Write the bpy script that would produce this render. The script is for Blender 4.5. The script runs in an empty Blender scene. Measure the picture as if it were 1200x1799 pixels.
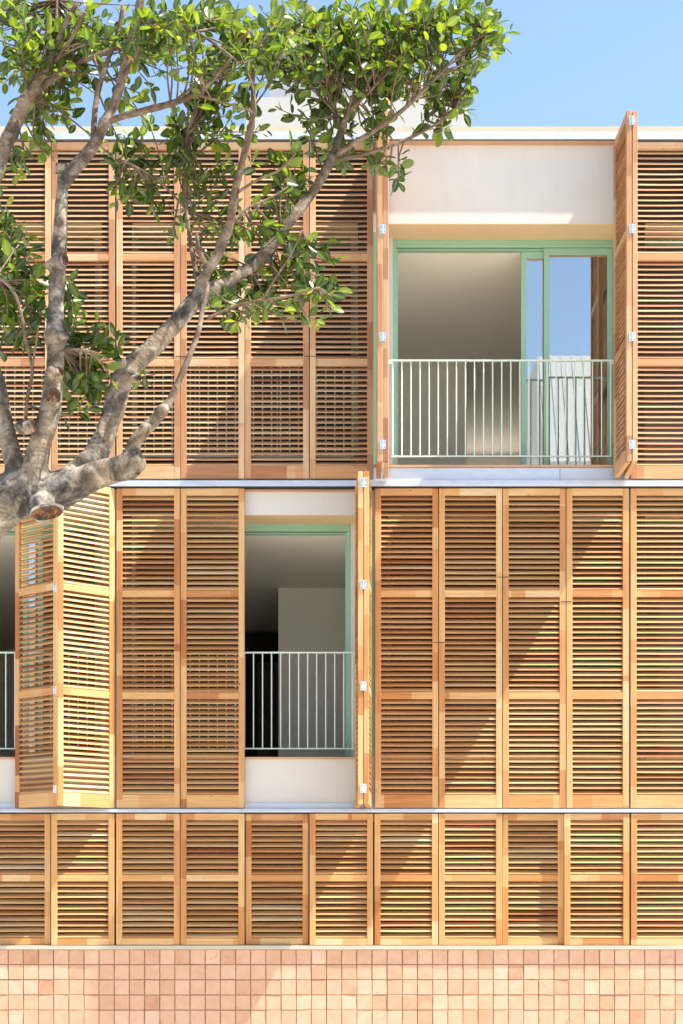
import bpy, bmesh, math, random
import numpy as np
from mathutils import Vector, Matrix, noise as mnoise

random.seed(7)
R = random.random
U = random.uniform
scene = bpy.context.scene
COL = scene.collection

# ------------------------------------------------------------------ camera, sky, sun, exposure
DIST = 15.88          # camera to the shutter plane (Y = 0)
EYE = 1.65
cam_d = bpy.data.cameras.new("camera")
cam = bpy.data.objects.new("camera", cam_d)
COL.objects.link(cam)
cam.location = (0, -DIST, EYE)
cam.rotation_euler = (math.radians(90), 0, 0)
cam_d.sensor_fit = 'HORIZONTAL'
cam_d.sensor_width = 36
cam_d.lens = 36 * DIST / (1200 / 175)
cam_d.shift_y = 685.5 / 1200
cam_d.clip_end = 3000
scene.camera = cam

SUN = Vector((4.3, -1.0, 7.5)).normalized()      # towards the sun: high, grazing along the facade
world = bpy.data.worlds.new("World")
scene.world = world
world.use_nodes = True
wn = world.node_tree
bg = wn.nodes["Background"]
sky = wn.nodes.new("ShaderNodeTexSky")
sky.sky_type = 'NISHITA'
sky.sun_disc = False
sky.sun_elevation = math.asin(SUN.z)
sky.sun_rotation = math.atan2(SUN.x, SUN.y)
sky.air_density = 1.0
sky.dust_density = 0.6
sky.ozone_density = 1.2
wn.links.new(sky.outputs[0], bg.inputs[0])
bg.inputs[1].default_value = 0.10
sun_d = bpy.data.lights.new("sun", 'SUN')
sun_d.energy = 5.0
sun_d.angle = math.radians(0.5)
sun_d.color = (1.0, 0.94, 0.85)
sun = bpy.data.objects.new("sun", sun_d)
COL.objects.link(sun)
sun.rotation_euler = SUN.to_track_quat('Z', 'Y').to_euler()
sun.location = (20, -5, 35)
vs = scene.view_settings
vs.view_transform = 'Standard'
vs.look = 'None'
vs.gamma = 1
vs.use_curve_mapping = False
vs.exposure = 1.68


# ------------------------------------------------------------------ helpers
def W(px, py, Y=0.0):
    """photo pixel -> world point on the plane at depth Y"""
    k = (DIST + Y) / DIST / 175
    return Vector(((px - 600) * k, Y, EYE + (1585 - py) * k))


def X(px, Y=0.0):
    return W(px, 0, Y).x


def Z(py, Y=0.0):
    return W(0, py, Y).z


def empty(name, loc=(0, 0, 0), rz=0.0, parent=None):
    o = bpy.data.objects.new(name, None)
    COL.objects.link(o)
    o.location = loc
    o.rotation_euler = (0, 0, rz)
    if parent:
        o.parent = parent
    return o


def tag(o, label=None, cat=None, group=None, kind=None):
    if label: o["label"] = label
    if cat: o["category"] = cat
    if group: o["group"] = group
    if kind: o["kind"] = kind
    return o


def link(name, me, parent=None, loc=(0, 0, 0), rot=(0, 0, 0), color=None):
    o = bpy.data.objects.new(name, me)
    COL.objects.link(o)
    if parent: o.parent = parent
    o.location = loc
    o.rotation_euler = rot
    if color: o.color = color
    return o


class MB:
    def __init__(self):
        self.v, self.f = [], []

    def box(self, x0, x1, y0, y1, z0, z1):
        if x0 > x1: x0, x1 = x1, x0
        if y0 > y1: y0, y1 = y1, y0
        if z0 > z1: z0, z1 = z1, z0
        b = len(self.v)
        self.v += [(x0, y0, z0), (x1, y0, z0), (x1, y1, z0), (x0, y1, z0),
                   (x0, y0, z1), (x1, y0, z1), (x1, y1, z1), (x0, y1, z1)]
        self.f += [tuple(b + i for i in q) for q in
                   ((0, 3, 2, 1), (4, 5, 6, 7), (0, 1, 5, 4), (1, 2, 6, 5), (2, 3, 7, 6), (3, 0, 4, 7))]
        return self

    def prism_x(self, prof, x0, x1):
        """profile [(y,z)...] counter-clockwise seen from +x, extruded along x"""
        b = len(self.v); n = len(prof)
        self.v += [(x0, y, z) for y, z in prof] + [(x1, y, z) for y, z in prof]
        self.f.append(tuple(b + i for i in reversed(range(n))))
        self.f.append(tuple(b + n + i for i in range(n)))
        for i in range(n):
            j = (i + 1) % n
            self.f.append((b + i, b + j, b + n + j, b + n + i))
        return self

    def cyl(self, p0, p1, r, seg=8):
        p0 = Vector(p0); p1 = Vector(p1)
        d = (p1 - p0).normalized()
        a = d.orthogonal().normalized(); c = d.cross(a)
        b = len(self.v)
        for p in (p0, p1):
            for i in range(seg):
                t = 2 * math.pi * i / seg
                self.v.append(tuple(p + a * (r * math.cos(t)) + c * (r * math.sin(t))))
        for i in range(seg):
            j = (i + 1) % seg
            self.f.append((b + i, b + j, b + seg + j, b + seg + i))
        self.f.append(tuple(b + i for i in reversed(range(seg))))
        self.f.append(tuple(b + seg + i for i in range(seg)))
        return self

    def mesh(self, name, mat):
        me = bpy.data.meshes.new(name)
        me.from_pydata(self.v, [], self.f)
        me.update()
        bm = bmesh.new(); bm.from_mesh(me)
        bmesh.ops.recalc_face_normals(bm, faces=bm.faces)
        bm.to_mesh(me); bm.free()
        if mat: me.materials.append(mat)
        return me

    def build(self, name, mat, parent=None, color=None):
        return link(name, self.mesh(name, mat), parent, color=color)


def bevel(o, w=0.004, seg=2):
    m = o.modifiers.new("bevel", 'BEVEL'); m.width = w; m.segments = seg; m.limit_method = 'ANGLE'
    return o


# ------------------------------------------------------------------ materials
class NT:
    def __init__(self, name):
        self.m = bpy.data.materials.new(name)
        self.m.use_nodes = True
        self.t = self.m.node_tree
        self.b = self.t.nodes["Principled BSDF"]
        self.out = self.t.nodes["Material Output"]

    def n(self, typ, **kw):
        nd = self.t.nodes.new(typ)
        for k, v in kw.items():
            if k.startswith("i_"):
                key = k[2:]
                nd.inputs[int(key) if key.isdigit() else key].default_value = v
            else:
                setattr(nd, k, v)
        return nd

    def l(self, a, b):
        self.t.links.new(a, b)

    def math(self, op, a, b=None, clamp=False):
        nd = self.n("ShaderNodeMath", operation=op, use_clamp=clamp)
        for i, s in enumerate((a, b)):
            if s is None: continue
            if isinstance(s, (int, float)): nd.inputs[i].default_value = s
            else: self.l(s, nd.inputs[i])
        return nd.outputs[0]

    def ramp(self, fac, stops, interp='LINEAR'):
        nd = self.n("ShaderNodeValToRGB")
        cr = nd.color_ramp; cr.interpolation = interp
        while len(cr.elements) < len(stops): cr.elements.new(0.5)
        for e, (p, c) in zip(cr.elements, stops):
            e.position = p
            e.color = (c, c, c, 1) if isinstance(c, (int, float)) else (*c, 1)
        self.l(fac, nd.inputs[0])
        return nd.outputs[0]

    def mix(self, fac, a, b, blend='MIX'):
        nd = self.n("ShaderNodeMix", data_type='RGBA', blend_type=blend)
        for i, s in ((0, fac), (6, a), (7, b)):
            if isinstance(s, (int, float)): nd.inputs[i].default_value = s
            elif isinstance(s, tuple): nd.inputs[i].default_value = (*s, 1)
            else: self.l(s, nd.inputs[i])
        return nd.outputs[2]

    def coord(self, scale=(1, 1, 1), which='Object', offset=None):
        tc = self.n("ShaderNodeTexCoord")
        mp = self.n("ShaderNodeMapping")
        mp.inputs['Scale'].default_value = scale
        self.l(tc.outputs[which], mp.inputs[0])
        if offset is not None: self.l(offset, mp.inputs['Location'])
        return mp.outputs[0]

    def noise(self, vec, scale=5, detail=4, rough=0.55, dist=0.0):
        nd = self.n("ShaderNodeTexNoise", i_Scale=scale, i_Detail=detail, i_Roughness=rough, i_Distortion=dist)
        if vec is not None: self.l(vec, nd.inputs['Vector'])
        return nd.outputs[0]

    def bump(self, h, strength=0.3, dist=0.01):
        nd = self.n("ShaderNodeBump", i_Strength=strength, i_Distance=dist)
        self.l(h, nd.inputs['Height'])
        self.l(nd.outputs[0], self.b.inputs['Normal'])


def wood(name, axis, segments):
    """larch; object colour carries R tone, G pinkish-tan tint set per storey, B seed"""
    N = NT(name)
    oi = N.n("ShaderNodeObjectInfo")
    sp = N.n("ShaderNodeSeparateColor"); N.l(oi.outputs['Color'], sp.inputs[0])
    tone, storey_tint, seed = sp.outputs
    off = N.n("ShaderNodeCombineXYZ")
    s40 = N.math('MULTIPLY', seed, 40.0)
    for i in range(3): N.l(s40, off.inputs[i])
    if segments:
        tc = N.n("ShaderNodeTexCoord"); sx = N.n("ShaderNodeSeparateXYZ")
        N.l(tc.outputs['Object'], sx.inputs[0])
        c = sx.outputs[axis]
        q = N.math('FLOOR', N.math('ADD', N.math('MULTIPLY', c, 1.5), N.math('MULTIPLY', seed, 37.0)))
        q2 = N.math('FLOOR', N.math('ADD', N.math('MULTIPLY', c, 0.8), N.math('MULTIPLY', seed, 91.0)))
        wn_ = N.n("ShaderNodeTexWhiteNoise", noise_dimensions='3D')
        cb = N.n("ShaderNodeCombineXYZ")
        N.l(q, cb.inputs[0]); N.l(q2, cb.inputs[1]); N.l(s40, cb.inputs[2])
        N.l(cb.outputs[0], wn_.inputs['Vector'])
        tone = N.math('ADD', N.math('MULTIPLY', tone, 0.34), N.math('MULTIPLY', wn_.outputs['Value'], 0.66))
    sc = [55, 55, 55]; sc[axis] = 2.2
    g = N.noise(N.coord(tuple(sc), offset=off.outputs[0]), 1.0, 5, 0.6, 0.6)
    sc2 = [16, 16, 16]; sc2[axis] = 1.0
    g2 = N.noise(N.coord(tuple(sc2), offset=off.outputs[0]), 1.0, 3, 0.5, 1.2)
    tone2 = N.math('ADD', tone, N.math('MULTIPLY', N.math('SUBTRACT', g2, 0.5), 0.35))
    col = N.ramp(tone2, [(0.0, (0.305, 0.094, 0.028)), (0.22, (0.445, 0.183, 0.056)), (0.52, (0.55, 0.282, 0.100)),
                         (0.82, (0.605, 0.375, 0.165)), (1.0, (0.64, 0.455, 0.25))])
    gr = N.ramp(g, [(0.28, 0.74), (0.5, 0.97), (0.75, 1.06)])
    col = N.mix(1.0, col, gr, 'MULTIPLY')
    tint_col = N.ramp(tone2, [(0.0, (0.28, 0.135, 0.075)), (0.4, (0.44, 0.265, 0.155)), (1.0, (0.56, 0.405, 0.275))])
    tint_col = N.mix(1.0, tint_col, gr, 'MULTIPLY')
    tint_fac = N.math('MULTIPLY', storey_tint, N.ramp(N.noise(N.coord((3, 3, 3), offset=off.outputs[0]), 1.5, 3), [(0.3, 0.7), (0.7, 1.0)]), True)
    col = N.mix(tint_fac, col, tint_col)
    # knots
    vo = N.n("ShaderNodeTexVoronoi", i_Scale=1.0)
    sck = [9, 9, 9]; sck[axis] = 4.5
    N.l(N.coord(tuple(sck), offset=off.outputs[0]), vo.inputs['Vector'])
    kn = N.ramp(vo.outputs['Distance'], [(0.035, 1.0), (0.07, 0.0)])
    kv = N.n("ShaderNodeSeparateColor"); N.l(vo.outputs['Color'], kv.inputs[0])
    kn = N.math('MULTIPLY', kn, N.math('GREATER_THAN', kv.outputs[0], 0.72))
    col = N.mix(N.math('MULTIPLY', kn, 0.8), col, (0.13, 0.055, 0.025))
    N.l(col, N.b.inputs['Base Color'])
    N.b.inputs['Roughness'].default_value = 0.62
    N.b.inputs['Specular IOR Level'].default_value = 0.25
    N.bump(g, 0.25, 0.002)
    return N.m


M = {}
M['wood_v'] = wood("larch_stile", 2, True)
M['wood_h'] = wood("larch_rail", 0, True)
M['wood_s'] = wood("larch_slat", 0, False)


def plaster(name, col, var=0.05, stain=None, rough=0.9):
    N = NT(name)
    a = N.noise(N.coord((1, 1, 1)), 1.6, 6, 0.6)
    b = N.noise(N.coord((1, 1, 1)), 60, 3, 0.6)
    lo = tuple(c * (1 - var * 2) for c in col); hi = tuple(min(1, c * (1 + var)) for c in col)
    c = N.ramp(a, [(0.25, lo), (0.75, hi)])
    if stain:
        s = N.noise(N.coord((6, 6, 0.7)), 2.2, 6, 0.7)
        c = N.mix(N.math('MULTIPLY', N.ramp(s, [(0.52, 0.0), (0.78, 1.0)]), 0.5), c, stain)
    N.l(c, N.b.inputs['Base Color'])
    N.b.inputs['Roughness'].default_value = rough
    N.b.inputs['Specular IOR Level'].default_value = 0.2
    N.bump(b, 0.25, 0.004)
    return N.m


M['plaster'] = plaster("white_render", (0.585, 0.55, 0.50), 0.03, (0.51, 0.475, 0.43))
M['room'] = plaster("room_paint", (0.88, 0.85, 0.79), 0.02)
M['ceiling'] = plaster("ceiling_paint", (0.88, 0.83, 0.72), 0.02)
M['room_floor'] = plaster("pale_tile_floor", (0.64, 0.56, 0.46), 0.1)
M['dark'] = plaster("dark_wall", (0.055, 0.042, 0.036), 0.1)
M['soffit'] = plaster("soffit_bounce_ochre", (0.66, 0.49, 0.29), 0.04)  # ochre puts warm light bounced off the tan surfaces into the colour
M['inner_door'] = plaster("brown_door_paint", (0.16, 0.12, 0.10), 0.05, rough=0.5)
M['sill'] = plaster("terracotta_sill", (0.50, 0.31, 0.19), 0.1, (0.5, 0.3, 0.2))
M['grout'] = plaster("brown_grout", (0.38, 0.245, 0.165), 0.15)
M['roof_box'] = plaster("roof_volume_render", (0.37, 0.365, 0.355), 0.02)
M['roof_band'] = plaster("roof_volume_grey", (0.33, 0.335, 0.345), 0.03)
M['cap'] = plaster("cream_coping", (0.48, 0.43, 0.33), 0.05, (0.55, 0.48, 0.36))
M['pave'] = plaster("pale_paving", (0.52, 0.47, 0.40), 0.06, (0.44, 0.40, 0.35))
M['promenade'] = plaster("pale_stone_paving", (0.64, 0.59, 0.50), 0.06, (0.56, 0.52, 0.45))
M['road'] = plaster("worn_concrete", (0.34, 0.32, 0.29), 0.12)
M['kerb'] = plaster("kerb_stone", (0.50, 0.48, 0.44), 0.08)
M['far'] = plaster("far_render", (0.82, 0.82, 0.80), 0.02)
M['far_tan'] = plaster("far_tan_render", (0.62, 0.52, 0.38), 0.04)
M['earth'] = plaster("tree_pit_earth", (0.16, 0.11, 0.07), 0.25)


def metal(name, col, rough, metallic=1.0, spots=None, var=0.08):
    N = NT(name)
    a = N.noise(N.coord((3, 3, 10)), 2.0, 5, 0.65)
    c = N.ramp(a, [(0.3, tuple(x * (1 - var * 2) for x in col)), (0.7, col)])
    if spots:
        s = N.noise(N.coord((1, 1, 1)), 9, 6, 0.7)
        c = N.mix(N.ramp(s, [(0.58, 0.0), (0.72, 0.6)]), c, spots)
    N.l(c, N.b.inputs['Base Color'])
    N.l(N.ramp(a, [(0.3, rough), (0.7, rough * 1.4)]), N.b.inputs['Roughness'])
    N.b.inputs['Metallic'].default_value = metallic
    return N.m


M['alu'] = metal("anodised_aluminium", (0.60, 0.63, 0.68), 0.42, 0.6)
M['galv'] = metal("galvanised_sheet", (0.56, 0.61, 0.69), 0.45, 0.55, (0.50, 0.52, 0.56))
M['steel'] = metal("hinge_steel", (0.78, 0.81, 0.86), 0.3, 1.0)
M['black'] = metal("black_rubber", (0.02, 0.02, 0.02), 0.7, 0.0)
M['green'] = metal("green_frame_paint", (0.27, 0.47, 0.33), 0.42, 0.0, None, 0.05)
M['mint'] = metal("mint_railing_paint", (0.60, 0.70, 0.61), 0.42, 0.0, None, 0.03)
M['white_corr'] = metal("white_ribbed_metal", (0.50, 0.52, 0.53), 0.5, 0.0, None, 0.03)
M['cord'] = metal("pale_cord", (0.36, 0.38, 0.42), 0.5, 0.0)


def glass(name, coat):
    N = NT(name)
    gl = N.n("ShaderNodeBsdfGlossy", i_Roughness=0.0); gl.inputs['Color'].default_value = (1.0, 0.97, 0.93, 1)
    tr = N.n("ShaderNodeBsdfTransparent"); tr.inputs['Color'].default_value = (0.62, 0.68, 0.66, 1)
    lw = N.n("ShaderNodeFresnel", i_IOR=1.55)
    f = N.math('ADD', N.math('MULTIPLY', lw.outputs[0], 0.9 if coat else 0.5), coat, True)
    mx = N.n("ShaderNodeMixShader")
    N.l(f, mx.inputs[0]); N.l(tr.outputs[0], mx.inputs[1]); N.l(gl.outputs[0], mx.inputs[2])
    N.l(mx.outputs[0], N.out.inputs['Surface'])
    return N.m


M['glass'] = glass("clear_glass", 0.0)
M['coated'] = glass("coated_glass", 0.40)


def tile_mat():
    N = NT("terracotta_tile")
    oi = N.n("ShaderNodeObjectInfo")
    sp = N.n("ShaderNodeSeparateColor"); N.l(oi.outputs['Color'], sp.inputs[0])
    off = N.n("ShaderNodeCombineXYZ"); s = N.math('MULTIPLY', sp.outputs[2], 60.0)
    for i in range(3): N.l(s, off.inputs[i])
    a = N.noise(N.coord((1, 1, 1), offset=off.outputs[0]), 9, 5, 0.6, 0.5)
    t = N.math('ADD', N.math('MULTIPLY', sp.outputs[0], 0.62), N.math('MULTIPLY', a, 0.62))
    t = N.math('SUBTRACT', t, 0.12)
    c = N.ramp(t, [(0.05, (0.40, 0.185, 0.105)), (0.34, (0.52, 0.295, 0.185)), (0.62, (0.58, 0.365, 0.245)), (0.92, (0.62, 0.445, 0.325))])
    # burnt, worn edges
    tc = N.n("ShaderNodeTexCoord"); sx = N.n("ShaderNodeSeparateXYZ"); N.l(tc.outputs['Object'], sx.inputs[0])
    ex = N.math('ABSOLUTE', sx.outputs[0]); ez = N.math('ABSOLUTE', sx.outputs[2])
    e = N.math('MAXIMUM', ex, ez)
    n2 = N.noise(N.coord((1, 1, 1), offset=off.outputs[0]), 22, 4, 0.6)
    e = N.math('ADD', e, N.math('MULTIPLY', N.math('SUBTRACT', n2, 0.5), 0.035))
    c = N.mix(N.math('MULTIPLY', N.ramp(e, [(0.062, 0.0), (0.078, 1.0)]), 0.55), c, (0.37, 0.19, 0.11))
    st = N.noise(N.coord((1.0, 1.0, 0.6), offset=off.outputs[0]), 13, 5, 0.7, 1.0)
    c = N.mix(N.math('MULTIPLY', N.ramp(st, [(0.6, 0.0), (0.72, 1.0)]), N.math('MULTIPLY', sp.outputs[1], 0.8)), c, (0.42, 0.19, 0.09))
    N.l(c, N.b.inputs['Base Color'])
    N.b.inputs['Roughness'].default_value = 0.7
    N.b.inputs['Specular IOR Level'].default_value = 0.3
    N.bump(N.noise(N.coord((1, 1, 1), offset=off.outputs[0]), 30, 4), 0.35, 0.004)
    return N.m


M['tile'] = tile_mat()


def bark_mat():
    N = NT("grey_bark")
    at = N.n("ShaderNodeAttribute", attribute_name="along")
    thin = N.n("ShaderNodeAttribute", attribute_name="thin")
    n1 = N.noise(N.coord((1, 1, 1)), 7, 6, 0.65, 0.4)
    n2 = N.noise(N.coord((1, 1, 1)), 11, 7, 0.68, 0.5)
    n3 = N.noise(N.coord((1, 1, 1)), 2.6, 4, 0.6, 0.6)
    ph = N.math('ADD', N.math('MULTIPLY', at.outputs['Fac'], 210.0), N.math('MULTIPLY', n1, 34.0))
    ring = N.math('ADD', N.math('MULTIPLY', N.math('SINE', ph), 0.5), 0.5)
    base = N.ramp(n2, [(0.33, (0.016, 0.014, 0.013)), (0.44, (0.068, 0.061, 0.055)), (0.52, (0.165, 0.146, 0.122)), (0.65, (0.38, 0.335, 0.272))])
    tan = N.ramp(n1, [(0.3, (0.14, 0.095, 0.058)), (0.7, (0.40, 0.29, 0.18))])
    c = N.mix(N.ramp(n3, [(0.44, 0.0), (0.64, 0.6)]), base, tan)
    rm = N.math('MULTIPLY', N.ramp(ring, [(0.0, 1.0), (0.32, 0.0)]), N.ramp(n3, [(0.35, 0.1), (0.6, 0.75)]))
    c = N.mix(N.math('MULTIPLY', rm, 0.5), c, (0.055, 0.042, 0.033))
    dk = N.noise(N.coord((1, 1, 1)), 4.4, 5, 0.7, 1.0)
    c = N.mix(N.ramp(dk, [(0.55, 0.0), (0.63, 0.85)]), c, (0.035, 0.031, 0.028))
    c = N.mix(N.math('MULTIPLY', thin.outputs['Fac'], 0.55), c, (0.11, 0.058, 0.030))
    N.l(c, N.b.inputs['Base Color'])
    N.b.inputs['Roughness'].default_value = 0.85
    N.b.inputs['Specular IOR Level'].default_value = 0.2
    h = N.math('ADD', N.math('MULTIPLY', N.math('MULTIPLY', ring, N.ramp(n3, [(0.42, 0.0), (0.62, 1.0)])), 0.14), N.math('ADD', N.math('MULTIPLY', n2, 1.5), N.math('ADD', N.math('MULTIPLY', n1, 1.2), N.math('MULTIPLY', N.noise(N.coord((1, 1, 1)), 45, 4), 0.5))))
    N.bump(h, 0.7, 0.012)
    return N.m


M['bark'] = bark_mat()


def cut_mat():
    N = NT("raw_cut_wood")
    a = N.noise(N.coord((1, 1, 1)), 35, 6, 0.7, 0.5)
    c = N.ramp(a, [(0.38, (0.018, 0.009, 0.006)), (0.53, (0.10, 0.044, 0.018)), (0.72, (0.34, 0.16, 0.06))])
    N.l(c, N.b.inputs['Base Color'])
    N.b.inputs['Roughness'].default_value = 0.8
    N.bump(a, 0.8, 0.01)
    return N.m


M['cut'] = cut_mat()


def leaf_mat():
    N = NT("fig_leaf")
    at = N.n("ShaderNodeAttribute", attribute_name="tone")
    rib = N.n("ShaderNodeAttribute", attribute_name="rib")
    c = N.ramp(at.outputs['Fac'], [(0.0, (0.008, 0.024, 0.006)), (0.35, (0.036, 0.076, 0.010)), (0.7, (0.105, 0.158, 0.015)), (0.93, (0.19, 0.245, 0.024)), (1.0, (0.40, 0.28, 0.02))])
    n = N.noise(N.coord((1, 1, 1)), 30, 3)
    c = N.mix(1.0, c, N.ramp(n, [(0.3, 0.8), (0.7, 1.15)]), 'MULTIPLY')
    c = N.mix(N.math('MULTIPLY', rib.outputs['Fac'], 0.4), c, (0.20, 0.26, 0.06))
    tl = N.n("ShaderNodeBsdfTranslucent")
    tc = N.mix(1.0, c, (2.3, 2.1, 0.75), 'MULTIPLY')
    N.l(tc, tl.inputs['Color'])
    N.l(c, N.b.inputs['Base Color'])
    N.b.inputs['Roughness'].default_value = 0.28
    N.b.inputs['Specular IOR Level'].default_value = 0.55
    mx = N.n("ShaderNodeMixShader"); mx.inputs[0].default_value = 0.38
    N.l(N.b.outputs[0], mx.inputs[1]); N.l(tl.outputs[0], mx.inputs[2])
    N.l(mx.outputs[0], N.out.inputs['Surface'])
    return N.m


M['leaf'] = leaf_mat()

# ------------------------------------------------------------------ ground, road, pavement
def sheet(name, x0, x1, y0, y1, z, mat, thick=None):
    mb = MB()
    if thick: mb.box(x0, x1, y0, y1, z - thick, z)
    else:
        mb.v = [(x0, y0, z), (x1, y0, z), (x1, y1, z), (x0, y1, z)]; mb.f = [(0, 1, 2, 3)]
    return tag(mb.build(name, mat), kind='structure')


sheet("ground", -900, 900, -900, 900, -0.13, M['pave'])
sheet("road", -300, 300, -6.4, -3.4, -0.12, M['road'])
sheet("pavement", -60, 60, -3.2, 0.02, 0.0, M['pave'], 0.12)
sheet("kerb", -60, 60, -3.4, -3.2, 0.005, M['kerb'], 0.125)
sheet("kerb", -60, 60, -6.6, -6.4, 0.005, M['kerb'], 0.125)
sheet("promenade", -60, 60, -24.0, -6.6, 0.0, M['promenade'], 0.12)

# ------------------------------------------------------------------ the building
PX0, PX1 = -330, 1530                 # width built, in facade pixels
XL, XR = X(PX0), X(PX1)
bld = tag(empty("building", (0, 0, 0)), "modern residential building with larch shutters, white plaster and a terracotta tiled base", "building")
bays = [(-249, 203), (203, 656), (656, 1106.5), (1106.5, 1559)]
opens = [(-220, 177), (231, 628), (683, 1098), (1136, 1530)]     # outer reveal
inner = [(-213, 166), (244, 616), (690, 1084), (1130, 1505)]     # frame opening
YW, YR, YF, YI = 0.07, 0.41, 0.45, 0.56                          # wall face, rebate, frame, room side

ZS2, ZS1 = Z(393, YW), Z(904, YW)                                # soffit heights
wall = MB()
wall.box(XL, XR, YW, YI, ZS2, Z(226))                    # upper lintel
wall.box(XL, XR, YW, YI, ZS1, Z(818))                    # band between the storeys
wall.box(XL, XR, YW, YI, Z(1441), Z(1332))               # band under the first-floor windows
for zt, bot in ((ZS2, 818), (ZS1, 1332)):
    edges = [PX0] + [e for o in opens for e in o] + [PX1]
    for i in range(0, len(edges), 2):
        if edges[i + 1] - edges[i] > 2:
            wall.box(X(edges[i]), X(edges[i + 1]), YW, YR, Z(bot), zt)
    edges = [X(PX0)] + [X(e, YF) for o in inner for e in o] + [X(PX1)]
    for i in range(0, len(edges), 2):
        if edges[i + 1] - edges[i] > .01:
            wall.box(edges[i], edges[i + 1], YR, YI, Z(bot), zt)
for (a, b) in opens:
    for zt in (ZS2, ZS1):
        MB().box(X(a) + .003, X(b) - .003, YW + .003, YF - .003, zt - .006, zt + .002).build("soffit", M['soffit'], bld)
wall.build("facade_wall", M['plaster'], bld)

# ground-floor back wall behind the low shutters, and plinth core
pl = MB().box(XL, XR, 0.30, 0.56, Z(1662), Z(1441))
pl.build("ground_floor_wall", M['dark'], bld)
plinth = MB().box(XL, XR, 0.004, 0.56, 0, Z(1668)).build("plinth_wall", M['grout'], bld)
MB().box(XL, XR, -0.035, 0.30, Z(1668), Z(1661)).build("plinth_sill", M['cap'], bld)

# terracotta tiles
T = 26.62 / 175
tx0 = X(14.6) - 10 * T
tz0 = Z(1668)


def tile_mesh(seed):
    rnd = random.Random(seed)
    h = T / 2 - 0.0026
    bm = bmesh.new()
    d = 0.014
    j = lambda a: rnd.uniform(-a, a)
    outer = [(-h + j(.0012), -h + j(.0012)), (h + j(.0012), -h + j(.0012)), (h + j(.0012), h + j(.0012)), (-h + j(.0012), h + j(.0012))]
    back = [bm.verts.new((x, 0, z)) for x, z in outer]
    mid = [bm.verts.new((x, -d + 0.004, z)) for x, z in outer]
    fr = [bm.verts.new((x * 0.955, -d + j(.0012), z * 0.955)) for x, z in outer]
    for a, b in ((back, mid), (mid, fr)):
        for i in range(4):
            k = (i + 1) % 4
            bm.faces.new((a[i], a[k], b[k], b[i]))
    bm.faces.new(fr)
    bmesh.ops.recalc_face_normals(bm, faces=bm.faces)
    me = bpy.data.meshes.new("tile"); bm.to_mesh(me); bm.free()
    me.materials.append(M['tile'])
    return me


tmeshes = [tile_mesh(i) for i in range(8)]
extra_v, extra_f = [], []
ncol = int((XR - XL) / T)
tr = random.Random(3)
for r_ in range(8):
    for c_ in range(-8, ncol):
        cx = tx0 + (c_ + 0.5) * T; cz = tz0 - (r_ + 0.5) * T
        if cx - T / 2 < XL or cx + T / 2 > XR or cz - T / 2 < 0: continue
        vis = r_ < 5 and X(-25) < cx < X(1225)
        y = 0.004 + tr.uniform(-0.002, 0.0015)
        rot = (tr.uniform(-.012, .012), tr.uniform(-.006, .006), tr.uniform(-.012, .012))
        me = tmeshes[tr.randrange(8)]
        if vis:
            tone = min(1, max(0, tr.gauss(0.55, 0.19)))
            link("tile", me, plinth, (cx + tr.uniform(-.001, .001), y, cz + tr.uniform(-.001, .001)), rot,
                 (tone, 1.0 if tr.random() < 0.3 else 0.0, tr.random(), 1))
        else:
            b = len(extra_v)
            extra_v += [(v.co.x + cx, v.co.y + y, v.co.z + cz) for v in me.vertices]
            extra_f += [tuple(b + i for i in p.vertices) for p in me.polygons]
me = bpy.data.meshes.new("tiles"); me.from_pydata(extra_v, [], extra_f); me.materials.append(M['tile'])
o = link("more_tiles", me, plinth, color=(0.5, 0.2, 0.4, 1)); o["kind"] = "stuff"

# metal tracks that carry the shutters
def track(name, py0, py1, y0, y1, mat, lip=True):
    mb = MB()
    h = Z(py0) - Z(py1)
    prof = [(y0, Z(py1)), (y1, Z(py1)), (y1, Z(py0)), (y0 + 0.012, Z(py0)), (y0 + 0.012, Z(py1) + h * 0.52), (y0, Z(py1) + h * 0.48)]
    mb.prism_x(prof, XL, XR)
    return mb.build(name, mat, bld)


track("roof_track", 232.5, 246.5, -0.024, 0.068, M['alu'])
MB().box(XL, XR, -0.006, 0.60, Z(232.2), Z(222.5)).build("parapet_coping", M['cap'], bld)
MB().box(XL, XR, -0.018, -0.008, Z(247.4), Z(246.3)).build("roof_track_seal", M['black'], bld)
track("shutter_track", 845, 855.5, -0.032, 0.066, M['alu'])
MB().box(XL, XR, -0.02, 0.066, Z(857.5), Z(856)).build("track_seal", M['black'], bld)
track("shutter_track", 1421.5, 1427.5, -0.032, 0.066, M['alu'])
MB().box(XL, XR, -0.02, 0.066, Z(1429.4), Z(1428)).build("track_seal", M['black'], bld)
# galvanised upstands with their joints and screws, terracotta sills
for (a, b, jn) in ((-249, 656, (30, 420)), (656, 1106.5, (985,)), (1106.5, 1530, ())):
    g_ = MB().box(X(a) + .002, X(b) - .002, 0.060, 0.0685, Z(844.6), Z(819.5)).build("metal_upstand", M['galv'], bld)
    for q in jn:
        MB().box(X(q), X(q) + .004, 0.0585, 0.0605, Z(844), Z(820)).build("sheet_joint", M['black'], g_)
    for k in range(int((b - a) / 82)):
        sx_ = X(a + 30 + 82 * k); sz_ = Z(841.5)
        MB().cyl((sx_, 0.056, sz_), (sx_, 0.061, sz_), 0.007, 8).build("screw", M['steel'], g_)
for (a, b) in ((-249, 203), (203, 656), (656, 1106.5), (1106.5, 1530)):
    MB().box(X(a) + .002, X(b) - .002, 0.055, 0.0685, Z(1421.2), Z(1410.5)).build("metal_upstand", M['galv'], bld)
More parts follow.
